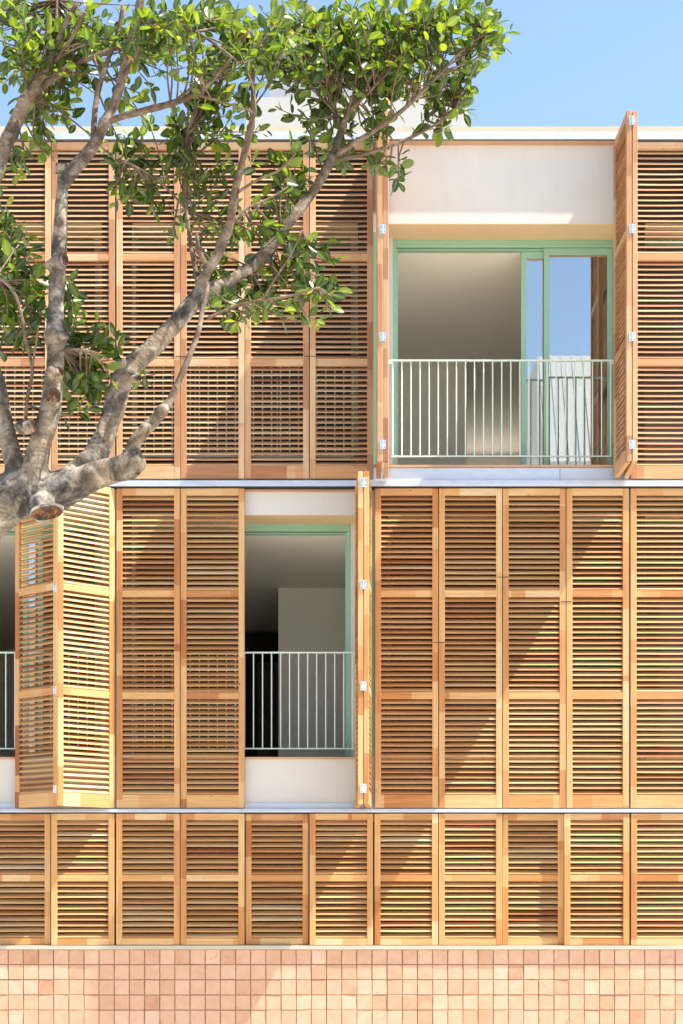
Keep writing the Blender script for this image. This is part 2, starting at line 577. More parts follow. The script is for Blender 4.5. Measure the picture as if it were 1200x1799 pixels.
for (a, b) in opens:
    n = 5
    for top in (814.5, 1329.2):
        for k in range(n):
            xa = X(a) + (X(b) - X(a)) * k / n; xb = X(a) + (X(b) - X(a)) * (k + 1) / n
            MB().box(xa + .001, xb - .001, 0.045, YR - 0.002, Z(top + 3.6), Z(top)).build("sill_tile", M['sill'], bld)
# timber edge under roof track seen over the open window
MB().box(X(659), X(1106), -0.004, 0.0685, Z(249.5), Z(246.6)).build("head_batten", M['sill'], bld)
MB().box(X(430), X(628), 0.045, 0.0685, Z(861.5), Z(858)).build("head_batten", M['sill'], bld)
# dark boards added on the wall to darken the gaps of closed shutters
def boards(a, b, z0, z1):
    MB().box(X(a), X(b), 0.0600, 0.0690, z0, z1).build("gap_dark_board", M['dark'], bld)


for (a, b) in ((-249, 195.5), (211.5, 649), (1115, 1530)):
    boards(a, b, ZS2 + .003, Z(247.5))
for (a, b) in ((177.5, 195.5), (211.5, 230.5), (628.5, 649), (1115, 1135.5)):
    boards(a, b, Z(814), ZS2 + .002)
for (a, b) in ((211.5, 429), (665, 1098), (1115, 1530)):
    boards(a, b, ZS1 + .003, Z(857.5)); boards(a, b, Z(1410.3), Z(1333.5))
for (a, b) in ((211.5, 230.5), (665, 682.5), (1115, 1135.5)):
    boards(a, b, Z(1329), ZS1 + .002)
# green strips on the piers between bays
for px in (203, 656.8, 1106.5):
    for (t_, b_) in ((403, 813), (911, 1327)):
        MB().box(X(px - 7), X(px + 8), 0.058, 0.0695, Z(b_), Z(t_)).build("pier_strip", M['green'], bld)

# roof volume set back on the terrace
rv = MB().box(X(432, 2.2), X(822, 2.2), 2.2, 6.0, Z(230, 2.2), Z(171, 2.2)).build("roof_volume", M['roof_box'], bld)
MB().box(X(474, 2.6), X(806, 2.6), 2.6, 5.7, Z(170.8, 2.2), Z(138, 2.6)).build("roof_volume_cap", M['roof_band'], rv)
# slabs and rooms
C2, C1 = ZS2 - .095, ZS1 - .095
F2, F1 = Z(818), Z(1337)
MB().box(XL, XR, YI, 8.0, C2, Z(232)).build("roof_slab", M['ceiling'], bld)
MB().box(XL, XR, YI, 8.0, C1, Z(822)).build("floor_slab", M['ceiling'], bld)
MB().box(XL, XR, YI, 8.0, Z(822) + .001, F2).build("room_floor", M['room_floor'], bld)
MB().box(XL, XR, YI, 8.0, Z(1441), F1).build("room_floor", M['room_floor'], bld)
rw = MB()                                                # rear wall; unseen opening added to daylight the upper room ceiling
rw.box(XL, XR, 8.0, 8.2, 0, F2 + .5).box(XL, XR, 8.0, 8.2, C2 - .36, Z(232))
rw.box(XL, X(656), 8.0, 8.2, F2 + .5, C2 - .36).box(X(1106), XR, 8.0, 8.2, F2 + .5, C2 - .36)
rw.build("back_wall", M['room'], bld)
MB().box(XL, XL + .15, YI, 8.0, 0, Z(232)).build("end_wall", M['room'], bld)
MB().box(XR - .15, XR, YI, 8.0, 0, Z(232)).build("end_wall", M['room'], bld)
for px in (203, 656, 1106):
    for (t_, b_) in ((C2, F2), (C1, F1)):
        MB().box(X(px) - .08, X(px) + .08, YI + .001, 8.0, b_ + .001, t_ - .001).build("party_wall", M['room'], bld)
# upper room: partition that stops short of the right side; first floor: cupboard block and a dark door
MB().box(X(656) + .081, X(820, 3.75), 3.75, 7.9, F2 + .002, C2 - .002).build("partition_wall", M['room'], bld)
MB().box(X(489, 3.3), X(656) - .081, 3.3, 7.9, F1 + .002, C1 - .002).build("partition_wall", M['room'], bld)
dr = MB().box(X(452, 6.4), X(492, 6.4), 6.4, 6.45, F1 + .002, Z(1163, 6.4)).build("inner_door", M['inner_door'], bld)
MB().box(X(457, 6.4), X(462, 6.4), 6.34, 6.40, Z(1283, 6.4), Z(1272, 6.4)).build("door_handle", M['black'], dr)
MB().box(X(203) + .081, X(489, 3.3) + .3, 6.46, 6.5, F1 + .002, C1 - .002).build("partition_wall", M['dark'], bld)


# dark sheets added behind closed shutters to blacken the gaps between slats
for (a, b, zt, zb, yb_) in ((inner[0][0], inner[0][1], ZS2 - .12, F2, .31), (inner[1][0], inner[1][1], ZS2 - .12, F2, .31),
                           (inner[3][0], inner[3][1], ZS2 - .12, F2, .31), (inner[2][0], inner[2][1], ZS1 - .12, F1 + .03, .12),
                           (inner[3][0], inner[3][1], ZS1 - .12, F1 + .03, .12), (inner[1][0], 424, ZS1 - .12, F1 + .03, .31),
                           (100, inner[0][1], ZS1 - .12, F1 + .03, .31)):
    MB().box(X(a, yb_), X(b, yb_), yb_, yb_ + .004, zb + .01, zt).build("gap_dark_sheet", M['dark'], bld)


# sliding windows
def window(a, b, ztop, bot, sash_a, sash_b, pane):
    """a,b frame edges (facade px); sash_a = front sash range, sash_b = rear sash range (px at frame plane)"""
    w = empty("window", (X((a + b) / 2, YF), YF, Z(bot)), 0, bld)
    ox, oy, oz = w.location
    x0, x1, z0, z1 = X(a, YF) - ox, X(b, YF) - ox, 0.0, ztop - oz
    fw = 0.048
    fr = MB()
    fr.box(x0, x1, 0, .10, z1 - fw * 1.6, z1).box(x0, x1, 0, .10, z0, z0 + fw * .6)
    fr.box(x0, x0 + fw * .8, 0, .10, z0 + fw * .6, z1 - fw * 1.6).box(x1 - fw * .8, x1, 0, .10, z0 + fw * .6, z1 - fw * 1.6)
    bevel(fr.build("frame", M['green'], w), .004)
    lip = MB()
    zi, za = z1 - fw * 1.6, z0 + fw * .6
    xi, xj = x0 + fw * .8, x1 - fw * .8
    lip.box(xi, xj, .03, .095, zi - .022, zi - .008).box(xi, xi + .016, .03, .095, za, zi - .022).box(xj - .016, xj, .03, .095, za, zi - .022)
    lip.build("inner_lip", M['green'], w)
    for (s0, s1), yy in ((sash_a, 0.015), (sash_b, 0.060)):
        u0, u1 = X(s0, YF) - ox, X(s1, YF) - ox
        u0 = max(u0, xi + .002); u1 = min(u1, xj - .002)
        sw = .055
        sb = MB()
        t0, t1 = za + .002, zi - .023 if yy > .03 else zi - .004
        sb.box(u0, u1, yy, yy + .036, t1 - sw * 1.2, t1).box(u0, u1, yy, yy + .036, t0, t0 + sw * 1.1)
        sb.box(u0, u0 + sw, yy, yy + .036, t0 + sw * 1.1, t1 - sw * 1.2).box(u1 - sw, u1, yy, yy + .036, t0 + sw * 1.1, t1 - sw * 1.2)
        bevel(sb.build("sash", M['green'], w), .003)
        MB().box(u0 + sw * .8, u1 - sw * .8, yy + .014, yy + .020, t0 + sw, t1 - sw).build("glass_pane", pane, w)
    return w


for i, (a, b) in enumerate(inner):
    cx = (a + b) / 2
    # upper storey
    if i == 2: sa, sb_ = (956, 1081), (917, 1050)
    else: sa, sb_ = (cx - 5, b), (a, cx + 5)
    window(a, b, ZS2 - .002, 817.5, sa, sb_, M['coated'] if i == 2 else M['glass'])
    # first floor
    if i == 0: sa, sb_ = (66, 166), (38, 140)
    elif i == 1: sa, sb_ = (242, 352), (276, 392)
    else: sa, sb_ = (cx - 5, b), (a, cx + 5)
    window(a, b, ZS1 - .002, 1331.5, sa, sb_, M['coated'] if i == 0 else M['glass'])


# ------------------------------------------------------------------ railings
def railing(a, b, top, bot, label):
    y = 0.22
    pa, pb = W(a, bot, y), W(b, top, y)
    r = empty("railing", ((pa.x + pb.x) / 2, y, pa.z))
    tag(r, label, "railing", "mint steel railings across the window openings")
    hw = (pb.x - pa.x) / 2; h = pb.z - pa.z
    MB().box(-hw, hw, -.015, .015, h - .014, h).build("top_rail", M['mint'], r)
    MB().box(-hw, hw, -.011, .011, 0, .013).build("bottom_rail", M['mint'], r)
    n = round(2 * hw / (16.55 / 175))
    me = MB().cyl((0, 0, .012), (0, 0, h - .013), .0068, 8).mesh("baluster", M['mint'])
    for k in range(n + 1):
        link("baluster", me, r, (-hw + .012 + (2 * hw - .024) * k / n, 0, 0))
    for s in (-1, 1):
        MB().box(s * hw, s * (hw + .03), -.012, .012, h - .04, h - .001).build("wall_bracket", M['mint'], r)
    return r


ra = (-214, 171); rb = (237, 622); rc = (688, 1075)
railing(rc[0], rc[1], 632.5, 803, "mint railing across the wide open upper window")
railing(rb[0], rb[1], 1145.5, 1316.5, "mint railing across the open first-floor window, beside the thin folded shutters")
railing(ra[0], ra[1], 1145.5, 1316.5, "mint railing at the left edge, beside the half-folded shutters")
railing(ra[0], ra[1], 632.5, 803, "mint railing glimpsed through closed upper shutters behind the tree trunk")
railing(rb[0], rb[1], 632.5, 803, "mint railing glimpsed through closed upper shutters left of the open upper window")

# ------------------------------------------------------------------ shutters
LEV = {
    2: dict(top=249.5, bot=840.5, rails=((249.5, 262), (445.5, 457.5), (630, 642.5), (818.5, 840.5)), n=(20, 19, 19), storey_tint=0.66),
    1: dict(top=858, bot=1419.5, rails=((858, 870), (1037, 1048.5), (1216, 1228), (1396.5, 1419.5)), n=(18, 18, 18), storey_tint=0.12),
    0: dict(top=1429.8, bot=1660, rails=((1429.8, 1440.5), (1537, 1548.5), (1648.5, 1660)), n=(10, 10), storey_tint=0.05),
}
TH = 0.048
STW = 0.0595
mesh_cache = {}


def leaf_meshes(level, width):
    key = (level, round(width, 3))
    if key in mesh_cache: return mesh_cache[key]
    L = LEV[level]
    zb = Z(L['bot'])
    H = Z(L['top']) - zb
    d = {}
    def bv(me):
        bm = bmesh.new(); bm.from_mesh(me)
        bmesh.ops.bevel(bm, geom=list(bm.edges), offset=0.0022, segments=1, affect='EDGES')
        bm.to_mesh(me); bm.free(); return me
    d['stile'] = bv(MB().box(0, STW, 0, TH, 0, H).mesh("stile", M['wood_v']))
    sl = width - 2 * STW
    d['rails'] = []
    for (a, b) in L['rails']:
        hh = Z(a) - Z(b)
        d['rails'].append((Z(b) - zb, MB().box(0, sl - .0006, 0, TH - .003, 0, hh).mesh("rail", M['wood_h'])))
    d['slats'] = []
    for k, n in enumerate(L['n']):
        z_hi = Z(L['rails'][k][1]) - zb; z_lo = Z(L['rails'][k + 1][0]) - zb
        p = (z_hi - z_lo) / n
        d['slats'].append([(z_lo + p * (i + 0.10), p) for i in range(n)])
    p = 0.0525
    # louvre section: upright nose at the front, blade rising to the back
    dep, rise = 0.0425, 0.0340
    prof = [(0, 0), (.004, .0005), (dep, rise), (dep, rise + .0085), (.0100, .0202), (.0060, .0175), (0, .0065)]
    d['slat'] = []
    vr = random.Random(level + 5)
    nseg = 4
    for _ in range(6):
        mb = MB()
        npf = len(prof)
        sag = vr.uniform(-.0022, .0012); skew = vr.uniform(-.0012, .0012); tw = vr.uniform(-.05, .05)
        for q in range(nseg + 1):
            t = q / nseg
            dz = sag * 4 * t * (1 - t) + skew * (t - .5); ct, st_ = math.cos(tw * (t - .5)), math.sin(tw * (t - .5))
            for (y, z) in prof:
                mb.v.append((t * (sl - .0006), y * ct - z * st_, y * st_ + z * ct + dz))
        for q in range(nseg):
            for i in range(npf):
                j = (i + 1) % npf
                mb.f.append((q * npf + i, q * npf + j, (q + 1) * npf + j, (q + 1) * npf + i))
        mb.f.append(tuple(reversed(range(npf)))); mb.f.append(tuple(nseg * npf + i for i in range(npf)))
        d['slat'].append(mb.mesh("slat", M['wood_s']))
    mesh_cache[key] = d
    return d


sr = random.Random(21)
shutters = {}


def shutter(label, level, origin_px, y0, ang, width, group, name="louvred_shutter", tone=0.0):
    """origin: left end (seen from its outer face), front; ang: turn about Z"""
    L = LEV[level]
    zb = Z(L['bot'])
    d = leaf_meshes(level, width)
    root = tag(empty(name, (X(origin_px), y0, zb), ang), label, "shutter", group)
    lev_tint = L['storey_tint']
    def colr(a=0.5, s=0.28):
        return (min(1, max(0, sr.gauss(a + tone, s))), min(1, max(0, lev_tint + sr.uniform(-.1, .1))), sr.random(), 1)
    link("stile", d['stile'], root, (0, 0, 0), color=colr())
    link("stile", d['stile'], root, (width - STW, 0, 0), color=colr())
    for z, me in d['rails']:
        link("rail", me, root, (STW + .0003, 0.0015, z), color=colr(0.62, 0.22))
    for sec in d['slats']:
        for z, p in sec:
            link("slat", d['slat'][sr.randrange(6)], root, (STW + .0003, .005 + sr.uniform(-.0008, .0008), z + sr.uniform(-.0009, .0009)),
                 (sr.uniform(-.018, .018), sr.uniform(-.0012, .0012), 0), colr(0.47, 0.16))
    return root


def closed(label, level, a, b, y0, group, gap=0.55, tone=0.0):
    w = X(b - gap) - X(a + gap)
    return shutter(label, level, a + gap, y0, 0.0, w, group, tone=tone)


GU = "closed upper-storey shutter leaves"
GM = "closed first-floor shutter leaves"
GG = "low shutter leaves above the tiled base"
u = closed("closed upper shutter leaf at the left edge, left of the upright limb", 2, -23, 90, 0, GU)
u = closed("closed upper shutter leaf crossed by the upright pruned tree limb", 2, 90, 202, 0, GU)
u3 = closed("closed upper shutter leaf between the upright limb and the slanting limb fork", 2, 204, 317, 0, GU)
u4 = closed("closed upper shutter leaf crossed by the fork where the long slanting limb divides", 2, 317, 430, 0, GU)
u5 = closed("closed upper shutter leaf behind the bright leaf cluster, second left of the open upper window", 2, 430, 543.3, 0, GU)
u6 = closed("closed upper shutter leaf next to the narrow folded pair left of the open upper window", 2, 543.7, 656, 0, GU)
u11 = closed("closed upper shutter leaf at the right edge, beside the tall folded pair", 2, 1108, 1220, 0, GU)
m3 = closed("closed first-floor shutter leaf touching the half-folded bright pair", 1, 204, 316.7, 0, GM)
m4 = closed("closed first-floor shutter leaf just left of the open first-floor window", 1, 316.9, 430, 0, GM)
m7 = closed("closed first-floor shutter leaf just right of the thin folded pair", 1, 658.5, 770.6, 0, GM)
m8 = closed("second closed first-floor shutter leaf right of the thin folded pair", 1, 770.8, 882.8, 0, GM)
m9 = closed("third closed first-floor shutter leaf right of the thin folded pair", 1, 883, 994.5, 0, GM)
m10 = closed("fourth closed first-floor shutter leaf, under the tall folded pair", 1, 994.8, 1105.5, 0, GM)
m11 = closed("closed first-floor shutter leaf at the right edge of the picture", 1, 1107.5, 1219.5, 0, GM)
gl = [(-23, 88.5, 1, "set-back low shutter at the left edge above the tiles"),
      (90, 202, 0, "proud low shutter under the half-folded bright pair, second from the left edge"),
      (204, 316.7, 0, "low shutter third from the left edge, under the leaf touching the bright pair"),
      (316.9, 430, 0, "low shutter fourth from the left edge, left of a set-back leaf"),
      (430.5, 542.5, 1, "set-back low shutter directly under the open first-floor window"),
      (543.5, 655.8, 0, "low shutter under the thin folded pair, right of a set-back leaf"),
      (657.5, 769.8, 0, "low shutter just right of the middle black joint, with a slanting shadow"),
      (770.2, 882.2, 0, "low shutter between the shadowed middle leaf and the right-hand set-back leaf"),
      (882.5, 992, 1, "set-back low shutter toward the right, third leaf from the right edge"),
      (990.5, 1105.5, 0, "low shutter second from the right edge, overlapping its set-back neighbour"),
      (1107.5, 1219.5, 0, "low shutter at the right edge above the tiles")]
gs = []
for a, b, back, lab in gl:
    gs.append(closed(lab, 0, a, b, 0.026 if back else -0.024, GG, tone=0.05))


def hinge(parent, loc, rz=0.0, h=0.088):
    """steel butt hinge: two plates and a knuckle; local x across the joint"""
    mb = MB()
    mb.box(-.030, -.002, -.003, 0.0, -h / 2, h / 2).box(.002, .030, -.003, 0.0, -h / 2, h / 2)
    mb.cyl((0, -.004, -h / 2), (0, -.004, h / 2), .0062, 8)
    ob = mb.build("hinge", M['steel'], parent)
    ob.location = loc; ob.rotation_euler = (0, 0, rz)
    for s in (-1, 1):
        for t in (-.3, .3):
            MB().cyl((s * .017, -.0045, t * h), (s * .017, -.0028, t * h), .0045, 6).build("screw", M['black'], ob)
    return ob


def folded_pair(level, cpx, back_l, back_r, labels, grp, hinges, w=0.640, ytip=None):
    """two leaves standing out from the wall, front edges hinged together at cpx"""
    t = TH
    gap = 0.0042
    y_back = 0.012
    cx = X(cpx)
    # right leaf: starts at the front; outer face looks to the right
    def leaf(sign, back_shift):
        inner_x = cx + sign * gap
        dx = X(600 + back_shift)           # world shift over the leaf depth
        depth = math.sqrt(w * w - dx * dx)
        return inner_x, dx, depth
    ix, dx, dep = leaf(1, back_r)
    yf = y_back - dep
    a = math.atan2(dep, dx)
    # front outer corner
    nrm = Vector((math.sin(a), -math.cos(a)))
    fo = Vector((ix, yf)) + nrm * t
    root_r = shutter(labels[1], level, 600 + fo.x * 175, fo.y, a, w, grp)
    ix2, dx2, dep2 = leaf(-1, back_l)
    yb = yf + dep2
    a2 = math.atan2(-dep2, -dx2)
    nrm2 = Vector((math.sin(a2), -math.cos(a2)))
    bo = Vector((ix2 + dx2, yb)) + nrm2 * t
    root_l = shutter(labels[0], level, 600 + bo.x * 175, bo.y, a2, w, grp)
    inv = Matrix.Rotation(-a, 3, 'Z')
    for py in hinges:
        zz = Z(py, yf) - root_r.location.z
        p = inv @ Vector((cx - root_r.location.x, min(yf, fo.y) - .0015 - root_r.location.y, 0))
        hinge(root_r, (p.x, p.y, zz), -a)
    return root_l, root_r


folded_pair(2, 669.6, 0.6, 4.0, ("left leaf of the narrow folded pair at the left of the open upper window",
                                 "right leaf of the narrow folded pair, against the open upper window"),
            "shutter pair folded out left of the upper window", (212, 403, 592, 781))
folded_pair(2, 1090.5, -3.0, 4.5, ("inner leaf of the tall folded pair right of the open upper window, slats seen obliquely",
                                   "outer leaf of the tall folded pair, edge on beside the right-hand closed shutters"),
            "shutter pair folded out right of the upper window", (212, 402, 592, 781))
folded_pair(1, 637.0, -4.5, 7.0, ("left leaf of the thin folded pair right of the open first-floor window",
                                  "right leaf of the thin folded pair, next to the closed first-floor shutters"),
            "shutter pair folded out beside the first-floor window", (848, 1027, 1205, 1385))
# half-folded pair at the left
WL = 0.640
dep = 0.405
cosw = math.sqrt(WL * WL - dep * dep)
a1 = math.atan2(dep, cosw)
fx = X(201.5) - cosw
l1 = shutter("bright sunlit right leaf of the half-folded pair at left, under the tree fork", 1, 600 + fx * 175, 0.0 - dep, a1, WL,
             "half-folded shutter pair at left", tone=0.15)
l2 = shutter("left leaf of the half-folded pair, seen against the dark window at the left edge", 1,
             600 + (fx - cosw - 0.010) * 175, 0.0, -a1, WL, "half-folded shutter pair at left")
for py in (1033, 1212, 1386):
    hinge(l1, (-0.006, -0.002 + .03, Z(py, -dep) - l1.location.z), -a1, 0.075)

# thin catches bridging neighbouring stiles, pull rods behind the slats
def catch(root, py, level):
    wdt = 0.106
    MB().box(-wdt / 2, wdt / 2, -.0035, .0005, -.0028, .0028).build("catch_plate", M['black'], root).location = (0, 0, Z(py) - root.location.z)


for root, py in ((u4, 626), (u6, 626), (m8, 1129), (m9, 1014), (m10, 1057)):
    catch(root, py, 0)
for root, f, ya, yb in ((u3, .28, 462, 806), (u4, .22, 645, 806), (u6, .93, 470, 812), (m3, .135, 960, 1215), (u5, .5, 660, 800)):
    MB().cyl((0, TH + .006, Z(yb) - root.location.z), (0, TH + .006, Z(ya) - root.location.z), .004, 6).build("pull_rod", M['cord'], root).location.x = f * 0.64

# ------------------------------------------------------------------ buildings across the street (seen mirrored in the glass)
ob = tag(empty("building_opposite", (9.0, -26, 0)), "white ribbed building mirrored in the right glass of the open upper window", "building")
rb_ = MB().box(-3.4, 8, -8, 0, 0, 13.4)
rb_.build("wall", M['far'], ob)
rp = MB()
# steep ribbed white metal roof sloping back from the street
rp.prism_x([(0.15, 13.4), (0.15, 13.55), (-1.6, 17.0), (-8, 17.0), (-8, 13.4)][::-1], -3.5, 8.1)
rf = rp.build("roof", M['white_corr'], ob)
for k in range(39):
    xx = -3.45 + k * 0.3
    ri = MB()
    ri.prism_x([(0.16, 13.5), (-1.6, 17.0), (-1.6, 17.02), (0.175, 13.55)], xx, xx + .05)
    ri.build("roof_rib", M['white_corr'], rf)
ot = tag(empty("building_opposite", (-9.0, -27, 0)), "tan terraced building across the street, lower than the white ribbed one", "building")
MB().box(-9, 8, -8, 0, 0, 9.5).build("wall", M['far_tan'], ot)
MB().box(-9.1, 8.1, -8.1, .1, 9.5, 9.8).build("roof", M['cap'], ot)
for fl in range(3):
    for k in range(5):
        wn_o = MB().box(-7.5 + k * 3.2, -6.1 + k * 3.2, 0.0, .06, 1.0 + fl * 3, 2.9 + fl * 3).build("window", M['green'], ot)
        MB().box(-7.42 + k * 3.2, -6.18 + k * 3.2, 0.055, .07, 1.08 + fl * 3, 2.82 + fl * 3).build("glass_pane", M['glass'], wn_o)

# ------------------------------------------------------------------ the tree
YT = -7.9     # depth of the tree's main plane
tree = tag(empty("fig_tree", (W(-75, 900, YT).x - .15, YT, 0)), "grey-barked fig tree with glossy leaves spreading in front of the shutters", "tree")
TB = Vector(tree.location)


def spline(pts, step=0.03):
    """Catmull-Rom through (x,y,z,r) points, resampled"""
    P = [np.array(p, float) for p in pts]
    P = [2 * P[0] - P[1]] + P + [2 * P[-1] - P[-2]]
    out = []
    for i in range(1, len(P) - 2):
        p0, p1, p2, p3 = P[i - 1:i + 3]
        L = np.linalg.norm((p2 - p1)[:3]); n = max(2, int(L / step))
        for k in range(n):
            t = k / n
            out.append(0.5 * ((2 * p1) + (-p0 + p2) * t + (2 * p0 - 5 * p1 + 4 * p2 - p3) * t * t + (-p0 + 3 * p1 - 3 * p2 + p3) * t ** 3))
    out.append(P[-2])
    return np.array(out)


def limb(pts):
    """pts: (px, py, dy, width_px) -> world x,y,z,r"""
    res = []
    for px, py, dy, w in pts:
        Y = YT + dy
        p = W(px, py, Y)
        k = (DIST + Y) / DIST / 175
        res.append((p.x, p.y, p.z, max(0.5, w) * 0.46 * k))
    return res


def tube(sp, seg=10, jitter=0.05, seed=0):
    vs_, fs, al, th = [], [], [], []
    prev = None
    acc = 0.0
    for i in range(len(sp)):
        p = Vector(sp[i][:3]); r = sp[i][3]
        d = Vector(sp[min(i + 1, len(sp) - 1)][:3]) - Vector(sp[max(i - 1, 0)][:3])
        d.normalize()
        if prev is None: a = d.orthogonal().normalized()
        else:
            a = (prev - d * prev.dot(d)).normalized()
            acc += (p - Vector(sp[i - 1][:3])).length
        prev = a
        c = d.cross(a)
        for s in range(seg):
            t = 2 * math.pi * s / seg
            nv = mnoise.noise((p + a * math.cos(t) * r + c * math.sin(t) * r) * (0.35 / max(r, .01)) * .35 + Vector((seed * 7.3, 0, 0)))
            rr = r * (1 + jitter * 2.2 * nv)
            vs_.append(tuple(p + a * (rr * math.cos(t)) + c * (rr * math.sin(t))))
            al.append(acc); th.append(1.0 if r < .011 else max(0.25, min(1, (.036 - r) / .018)))
    n = len(sp)
    for i in range(n - 1):
        for s in range(seg):
            s2 = (s + 1) % seg
            fs.append((i * seg + s, i * seg + s2, (i + 1) * seg + s2, (i + 1) * seg + s))
    fs.append(tuple(reversed(range(seg))))
    fs.append(tuple((n - 1) * seg + s for s in range(seg)))
    return vs_, fs, al, th


kT = (DIST + YT) / DIST / 175
gz = 1585 + EYE / kT        # ground line in tree-plane pixels
big = [
    [(-205, gz + 8, 0, 135), (-195, gz - 90, 0, 112), (-165, 1500, 0, 104), (-120, 1150, 0, 100), (-60, 960, 0, 98), (0, 885, 0, 98), (55, 862, 0, 92)],
    # left limb A, leaves the frame and comes back at the top left
    [(40, 870, 0, 60), (28, 825, .03, 42), (14, 770, .05, 36), (0, 705, .08, 34), (-22, 600, .15, 31), (-34, 470, .2, 30), (-22, 360, .2, 29), (2, 275, .2, 29), (24, 225, .2, 29), (48, 172, .2, 27)],
    # upright limb B
    [(50, 880, -.02, 64), (58, 835, -.04, 52), (72, 775, -.06, 44), (88, 715, -.08, 42), (96, 650, -.08, 36), (97, 590, -.08, 38), (99, 530, -.06, 32), (102, 470, -.05, 31), (106, 400, -.04, 27), (109, 340, -.02, 24), (108, 296, -.02, 21)],
    # long slanting limb C
    [(70, 872, .0, 78), (120, 846, .02, 58), (165, 803, .05, 46), (192, 745, .08, 42), (208, 690, .1, 42), (224, 652, .12, 42), (262, 616, .16, 36), (310, 566, .2, 32), (352, 518, .25, 33), (398, 497, .3, 26), (440, 470, .34, 24)],
    # heavy sawn-off limb D
    [(80, 876, -.03, 80), (130, 852, -.06, 62), (175, 833, -.1, 54), (212, 822, -.13, 52), (236, 817, -.15, 46)],
    [(226, 664, .11, 36), (219, 646, .09, 26), (213, 632, .07, 21)],
    [(226, 656, .09, 32), (236, 660, .03, 22), (243, 665, 0, 15)],
    [(100, 592, -.08, 34), (110, 590, -.1, 24), (119, 587, -.12, 15)],
    [(222, 824, -.14, 34), (232, 790, -.15, 27), (243, 768, -.16, 25), (262, 748, -.17, 24), (282, 726, -.17, 22), (300, 702, -.16, 15)],
]
mid = [
    [(110, 330, -.02, 22), (124, 306, -.02, 24), (150, 276, -.03, 24), (172, 245, -.05, 22), (192, 205, -.06, 20), (208, 160, -.08, 18), (222, 105, -.1, 17), (238, 45, -.12, 16), (250, -15, -.14, 15)],
    [(440, 470, .34, 24), (475, 434, .4, 22), (508, 392, .44, 20), (540, 348, .48, 19), (570, 304, .52, 19), (586, 272, .55, 18)],
    [(286, 722, -.17, 19), (300, 702, -.16, 15), (318, 660, -.14, 12), (338, 612, -.1, 11), (352, 570, -.06, 10), (360, 530, 0, 10), (366, 495, .05, 9)],
    [(350, 516, .25, 26), (362, 480, .2, 20), (384, 444, .16, 20), (402, 398, .12, 18), (411, 350, .08, 15), (420, 300, .05, 14), (432, 255, .02, 14), (441, 215, 0, 12), (444, 160, -.05, 9), (440, 100, -.1, 7)],
    [(348, 500, .24, 10), (340, 460, .3, 9), (334, 420, .35, 8), (327, 350, .4, 7), (325, 290, .42, 6), (330, 230, .45, 5)],
    [(365, 478, .2, 9), (352, 440, .15, 9), (345, 410, .12, 6)],
    [(586, 272, .55, 15), (600, 232, .6, 13), (618, 180, .65, 10), (634, 125, .7, 8), (652, 70, .75, 6)],
    [(584, 276, .55, 12), (620, 252, .5, 10), (660, 226, .48, 9), (705, 193, .46, 8), (745, 160, .45, 7), (800, 100, .4, 5), (850, 60, .4, 4)],
    [(584, 282, .55, 9), (630, 272, .6, 8), (680, 257, .62, 7), (730, 238, .64, 6), (768, 216, .66, 4), (800, 190, .7, 3)],
    [(600, 232, .6, 8), (588, 180, .7, 7), (580, 120, .8, 6), (575, 50, .9, 5)],
    [(612, 195, .64, 7), (660, 150, .6, 6), (700, 90, .5, 5), (730, 20, .4, 4)],
    [(165, 262, -.04, 13), (166, 215, -.02, 11), (176, 150, 0, 10), (192, 100, 0, 9), (208, 50, 0, 8), (216, 10, 0, 7)],
    [(190, 214, -.06, 13), (215, 205, -.1, 13), (255, 195, -.14, 13), (300, 183, -.16, 12), (340, 163, -.18, 11), (378, 132, -.2, 9), (410, 95, -.22, 7), (440, 50, -.25, 6)],
    [(340, 163, -.18, 6), (370, 172, -.22, 5), (410, 186, -.26, 4), (450, 200, -.3, 3)],
    [(230, 70, -.12, 7), (270, 38, -.2, 6), (310, 42, -.28, 5), (360, 65, -.35, 5), (420, 110, -.4, 4)],
    [(48, 172, .2, 24), (78, 122, .18, 17), (102, 78, .15, 13), (118, 35, .12, 11), (136, 5, .1, 9)],
    [(50, 170, .2, 18), (85, 142, .25, 15), (130, 116, .3, 12), (175, 96, .3, 9), (215, 80, .3, 7)],
    [(70, 140, .19, 8), (92, 92, .3, 7), (98, 40, .35, 6), (100, 0, .4, 5)],
    [(96, 110, .16, 7), (130, 60, .05, 7), (150, 20, 0, 6)],
    [(45, 735, -.1, 7), (48, 690, -.14, 7), (56, 650, -.16, 7), (46, 600, -.18, 6), (36, 550, -.2, 6), (18, 505, -.2, 6), (-6, 485, -.2, 5)],
    [(56, 650, -.16, 5), (62, 610, -.2, 4), (68, 570, -.22, 3)],
    [(36, 752, -.05, 26), (50, 747, -.1, 20), (58, 742, -.12, 10)],
    [(108, 615, -.08, 6), (140, 614, -.12, 5), (170, 620, -.15, 4), (190, 632, -.18, 3)],
    [(364, 560, .0, 7), (385, 550, .05, 6), (420, 538, .1, 6), (460, 528, .12, 5), (510, 520, .14, 4), (560, 505, .16, 3)],
    [(460, 528, .12, 4), (490, 480, .1, 4), (515, 440, .1, 3), (530, 405, .1, 3)],
    [(413, 340, .08, 6), (450, 320, .0, 5), (490, 300, -.05, 4), (520, 270, -.1, 3)],
    [(398, 400, .12, 6), (430, 370, .2, 5), (470, 350, .25, 4), (505, 330, .3, 3)],
    [(329, 370, .4, 5), (290, 330, .35, 4), (250, 300, .3, 4), (210, 280, .3, 3)],
]
skel = []          # (x,y,z) points that sprigs can grow from
bigs = [spline(limb(b), 0.035) for b in big]
mids = [spline(limb(b), 0.03) for b in mid]
mids = [s for s in mids]

